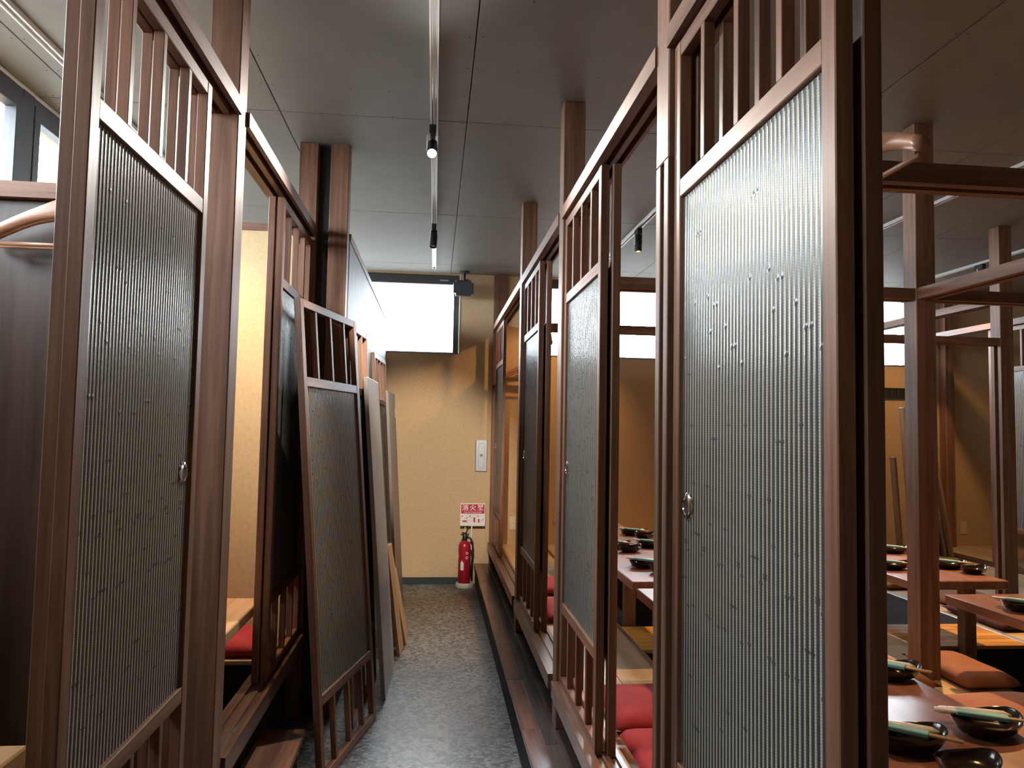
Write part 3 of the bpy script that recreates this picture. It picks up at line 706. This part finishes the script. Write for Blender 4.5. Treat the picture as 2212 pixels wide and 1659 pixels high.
spot_lamp('warm spotlight above the far right cushions', 2.958, 4.26, (-0.26, -0.40, -0.88), 190, WARM, 1.35, 0.5)
spot_lamp('small spotlight on the farthest right track', 4.335, 5.55, (0.0, 0.5, -0.86), 35, WARM, 1.6, 0.6)
spot_lamp('warm spotlight in the left booth', -1.465, 3.32, (0.26, 0.05, -0.95), 60, WARM, 1.6, 0.6)
spot_lamp('warm spotlight in the near left booth', -1.465, 1.2, (0.22, 0.1, -0.97), 14, WARM, 0.7, 0.5)
spot_lamp('warm spotlight in the last right booth', 1.362, 6.05, (-0.35, 0.35, -0.87), 30, WARM, 1.7, 0.6)

# ================================================================== SPEAKER
sp_ = thing('wall_speaker', 'small black speaker on a ceiling bracket above the far window edge', 'speaker', (0.240, 6.70, HC))
lathe('ceiling_plate', [(0.0, 0.0), (0.045, 0.0), (0.045, -0.010), (0.012, -0.016), (0.0, -0.016)], black, sp_)
tube('arm', [(0, 0, -0.012), (0, 0, -0.070), (0, -0.02, -0.105)], 0.010, black, sp_)
tube('clamp_screw', [(0.012, 0, -0.075), (0.038, 0, -0.075)], 0.006, black, sp_)
bm = bmesh.new(); bmesh.ops.create_cube(bm, size=1.0); bmesh.ops.scale(bm, vec=(0.178, 0.12, 0.135), verts=bm.verts)
ed = [e for e in bm.edges if abs((e.verts[0].co-e.verts[1].co).y) > 0.05]
bmesh.ops.bevel(bm, geom=ed, offset=0.022, segments=5, affect='EDGES')
cab = mesh_obj('cabinet', bm, black, sp_, (-0.012, -0.06, -0.165)); cab.rotation_euler = (0.10, 0, 0.0)
bm = bmesh.new(); bmesh.ops.create_cube(bm, size=1.0); bmesh.ops.scale(bm, vec=(0.164, 0.008, 0.121), verts=bm.verts)
ed = [e for e in bm.edges if abs((e.verts[0].co-e.verts[1].co).y) > 0.005]
bmesh.ops.bevel(bm, geom=ed, offset=0.018, segments=5, affect='EDGES')
mesh_obj('grille', bm, plain('speaker_grille', (0.022, 0.027, 0.034), 0.6, bump=0.8, nscale=260), cab, (0, -0.062, 0))

# ================================================================== EMERGENCY TORCH PLATE
tp = thing('torch_holder', 'silver grey rectangular torch holder on the far wall', 'torch holder', (0.430, Y1, 1.146))
prism('body', [(-0.056, 0.0), (-0.047, -0.022), (0.047, -0.022), (0.056, 0.0)], -0.139, 0.139, 'z', alu, tp)
def stadium(w, h, n=10):
    return [(w*math.cos(a), h+w*math.sin(a)) for a in [PI*k/n for k in range(n+1)]] + [(w*math.cos(a), -h+w*math.sin(a)) for a in [PI+PI*k/n for k in range(n+1)]]
bm = bmesh.new(); A = stadium(0.027, 0.088); B = stadium(0.024, 0.088); n = len(A)
va = [bm.verts.new((x, -0.0222, z)) for x, z in A]; vb = [bm.verts.new((x, -0.0225, z)) for x, z in B]
vc = [bm.verts.new((x, -0.0235, z)) for x, z in stadium(0.0255, 0.088)]
for i in range(n): bm.faces.new((va[i], va[(i+1) % n], vc[(i+1) % n], vc[i])); bm.faces.new((vc[i], vc[(i+1) % n], vb[(i+1) % n], vb[i]))
mesh_obj('oval_ridge', bm, plain('ridge_grey', (0.25, 0.26, 0.28), 0.4), tp)
box('emblem', (-0.012, -0.0232, 0.003), (0.011, -0.0222, 0.011), base_dark, tp, 0); box('emblem', (-0.010, -0.0232, -0.012), (-0.003, -0.0222, 0.001), base_dark, tp, 0); box('emblem', (0.003, -0.0232, -0.008), (0.009, -0.0222, 0.002), base_dark, tp, 0)

# ================================================================== FIRE EXTINGUISHER + SIGN STAND
ex, ey = 0.300, 6.690
sd = thing('extinguisher_stand', 'cream extinguisher stand with red and white sign on a pole', 'sign stand', (ex, ey, 0))
lathe('base', [(0.0, 0.0), (0.078, 0.0), (0.081, 0.010), (0.079, 0.032), (0.074, 0.040), (0.066, 0.040), (0.066, 0.022), (0.0, 0.022)], cream_plastic, sd, seg=32)
box('pole', (0.048, 0.066, 0.02), (0.062, 0.078, 0.56), cream_plastic, sd, 0.002)
sg = box('sign_board', (-0.050, 0.050, 0.522), (0.172, 0.060, 0.722), sign_white, sd, 0.002); L = Vector((0.061, 0.055, 0.622))
def sg_box(n, x0, x1, z0, z1, m_, dy=0.0006): return box(n, Vector((x0, 0.0500-dy, z0))-L, Vector((x1, 0.0503, z1))-L, m_, sg, 0)
sg_box('red_panel', -0.043, 0.165, 0.632, 0.715, sign_red)
for i, ch in enumerate('消火器'): text_mesh('lettering', ch, 0.058, sign_white, sg, Vector((0.061+(i-1)*0.068, 0.0491, 0.681))-L, bold=0.0007)
text_mesh('lettering', 'FIRE EXTINGUISHER', 0.0175, sign_white, sg, Vector((0.061, 0.0491, 0.643))-L)
text_mesh('lettering', '使用方法  HOW TO USE', 0.0085, sign_red, sg, Vector((0.061, 0.0494, 0.6245))-L)
for k in range(3):
    xa = -0.041+k*0.070
    for (a, b, c, d) in ((xa, xa+0.064, 0.532, 0.5335), (xa, xa+0.064, 0.6155, 0.617), (xa, xa+0.0012, 0.532, 0.617), (xa+0.0628, xa+0.064, 0.532, 0.617)):
        sg_box('frame_line', a, b, c, d, plain('sign_line', (0.45, 0.38, 0.38), 0.6) if 'sign_line' not in bpy.data.materials else bpy.data.materials['sign_line'])
    sg_box('numeral_box', xa+0.004, xa+0.013, 0.603, 0.613, sign_red)
# pictograms: hand with pin, cylinder with hose, cylinder with lever
def sg_poly(n, pts, m_):
    bm = bmesh.new(); bm.faces.new([bm.verts.new((x-L.x, 0.0494-L.y, z-L.z)) for x, z in pts]); return mesh_obj(n, bm, m_, sg)
sg_poly('pictogram', [(-0.035, 0.566), (-0.020, 0.572), (0.018, 0.574), (0.019, 0.569), (-0.006, 0.564), (0.018, 0.557), (0.017, 0.553), (-0.022, 0.558), (-0.034, 0.560)], sign_red)
sg_poly('pictogram', [(-0.016, 0.585), (-0.013, 0.600), (-0.010, 0.600), (-0.013, 0.585)], sign_red); sg_poly('pictogram', [(0.002, 0.590), (0.006, 0.603), (0.014, 0.603), (0.012, 0.588)], sign_red)
sg_poly('pictogram', [(0.068, 0.555), (0.068, 0.594), (0.073, 0.600), (0.080, 0.600), (0.084, 0.594), (0.084, 0.555)], sign_red); sg_poly('pictogram', [(0.036, 0.588), (0.038, 0.592), (0.066, 0.602), (0.066, 0.598)], sign_red); sg_poly('pictogram', [(0.040, 0.575), (0.042, 0.578), (0.058, 0.564), (0.056, 0.562)], sign_red)
sg_poly('pictogram', [(0.108, 0.553), (0.108, 0.585), (0.124, 0.585), (0.124, 0.576), (0.118, 0.570), (0.124, 0.564), (0.124, 0.553)], sign_red); sg_poly('pictogram', [(0.128, 0.572), (0.148, 0.574), (0.152, 0.590), (0.156, 0.590), (0.151, 0.570), (0.128, 0.569)], sign_red)
fx = thing('fire_extinguisher', 'dark red fire extinguisher standing before the far wall', 'fire extinguisher', (ex-0.008, ey-0.010, 0.023))
lathe('cylinder', [(0.0, 0.0), (0.050, 0.0), (0.0545, 0.006), (0.0545, 0.325), (0.051, 0.350), (0.040, 0.368), (0.024, 0.378), (0.018, 0.382), (0.0, 0.382)], ext_red, fx, seg=36)
lathe('valve', [(0.0, 0.380), (0.019, 0.380), (0.021, 0.395), (0.021, 0.420), (0.015, 0.436), (0.0, 0.438)], black, fx, seg=20)
tube('lever', [(-0.028, -0.005, 0.448), (-0.005, -0.005, 0.446), (0.014, -0.005, 0.456), (0.028, -0.005, 0.486)], [0.006, 0.008, 0.008, 0.006], black, fx, 8)
tube('handle', [(-0.036, -0.005, 0.430), (0.0, -0.005, 0.436), (0.02, -0.005, 0.44)], [0.005, 0.007, 0.007], black, fx, 8)
box('safety_pin', (-0.006, -0.012, 0.448), (0.004, -0.004, 0.500), plain('pin_yellow', (0.65, 0.42, 0.16), 0.5), fx, 0.002)
tube('hose', [(0.018, 0.0, 0.41), (0.050, 0.0, 0.40), (0.070, 0.0, 0.36), (0.072, 0.0, 0.30), (0.066, 0.0, 0.18), (0.064, 0.0, 0.06)], 0.009, black, fx, 10)
box('hose_clip', (0.045, -0.012, 0.275), (0.082, 0.012, 0.300), black, fx, 0.003)
def on_can(name, a0, a1, z0, z1, mat, rad=0.0551):
    bm = bmesh.new(); prev = None
    for k in range(9):
        a = math.radians(a0+(a1-a0)*k/8); v = [bm.verts.new((rad*math.cos(a), rad*math.sin(a), z)) for z in (z0, z1)]
        if prev: bm.faces.new((prev[0], v[0], v[1], prev[1]))
        prev = v
    return mesh_obj(name, bm, mat, fx, (0, 0, 0), True)
on_can('label_sticker', 232, 262, 0.130, 0.200, sign_white); on_can('label_sticker', 240, 250, 0.200, 0.214, sign_white)
on_can('label_sticker', 190, 205, 0.235, 0.262, sign_white)
for z in (0.238, 0.278):
    a = math.radians(290); c = (0.0553*math.cos(a), 0.0553*math.sin(a), z)
    lathe('round_mark', [(0.0115, 0.0), (0.0115, 0.0006), (0.0075, 0.0006), (0.0075, 0.0)], sign_white, fx, c, 18, rot=(PI/2, 0, math.radians(20)))

# outlet plates
def outlet(label, x, z, y=Y1):
    o = thing('wall_outlet', label, 'outlet', (x, y, z))
    box('plate', (-0.035, -0.008, -0.06), (0.035, 0, 0.06), plate_switch, o, 0.003)
    for dz in (-0.022, 0.022): box('socket', (-0.014, -0.0095, dz-0.012), (0.014, -0.008, dz+0.012), cream_plastic, o, 0.001)
outlet('beige wall outlet in the last right booth, low on the wall', 0.73, 0.54)
outlet('beige wall outlet low on the ochre wall at far right', 5.10, 0.52)
# vent on far wall
vg = thing('vent_grille', 'dark slotted vent grille on the far wall below the window', 'vent', (4.30, Y1, 1.80))
box('backing', (-0.30, -0.012, -0.055), (0.30, 0, 0.055), black, vg, 0.001)
for z in (-0.055, 0.047): box('frame', (-0.30, -0.020, z), (0.30, -0.012, z+0.008), frame_dark, vg, 0.001)
for k in range(9): box('divider', (-0.28+k*0.07-0.003, -0.019, -0.047), (-0.28+k*0.07+0.003, -0.012, 0.047), frame_dark, vg, 0)

# leaning boards at the far right, against the far wall: tall narrow edges
def stack_board(label, x, y, h, lean_, tw, mat, depth=0.5, ry=0.0):
    o = thing('stored_board', label, 'board', (x, y, FR), (0, 0, 0), None)
    o.rotation_euler = (0, lean_, ry)
    box('board', (0, 0, 0), (tw, depth, h), mat, o, 0.002)
edge_mat = wood('board_edge', (0.20, 0.11, 0.06), (0.34, 0.20, 0.11), 'z', 0.5)
for k, (x, h, l_, nm, m_) in enumerate((
        (4.072, 1.29, -0.075, 'tallest stored board leaning under the vent grille', edge_mat),
        (4.166, 1.25, -0.090, 'stored board second in the leaning row under the vent grille', brown_board),
        (4.243, 1.19, -0.100, 'stored board leaning just left of the free-standing post', edge_mat),
        (4.008, 0.86, -0.072, 'short thin stored board in front of the leaning row', edge_mat),
        (4.490, 1.25, -0.165, 'stored board leaning steeply right of the free-standing post', edge_mat),
        (4.445, 1.10, -0.185, 'middle leaning board right of the free-standing post', brown_board),
        (4.400, 1.00, -0.190, 'lowest leaning board right of the free-standing post', edge_mat))):
    stack_board(nm, x, 6.02+0.03*k, h, l_, 0.020, m_, 0.07)
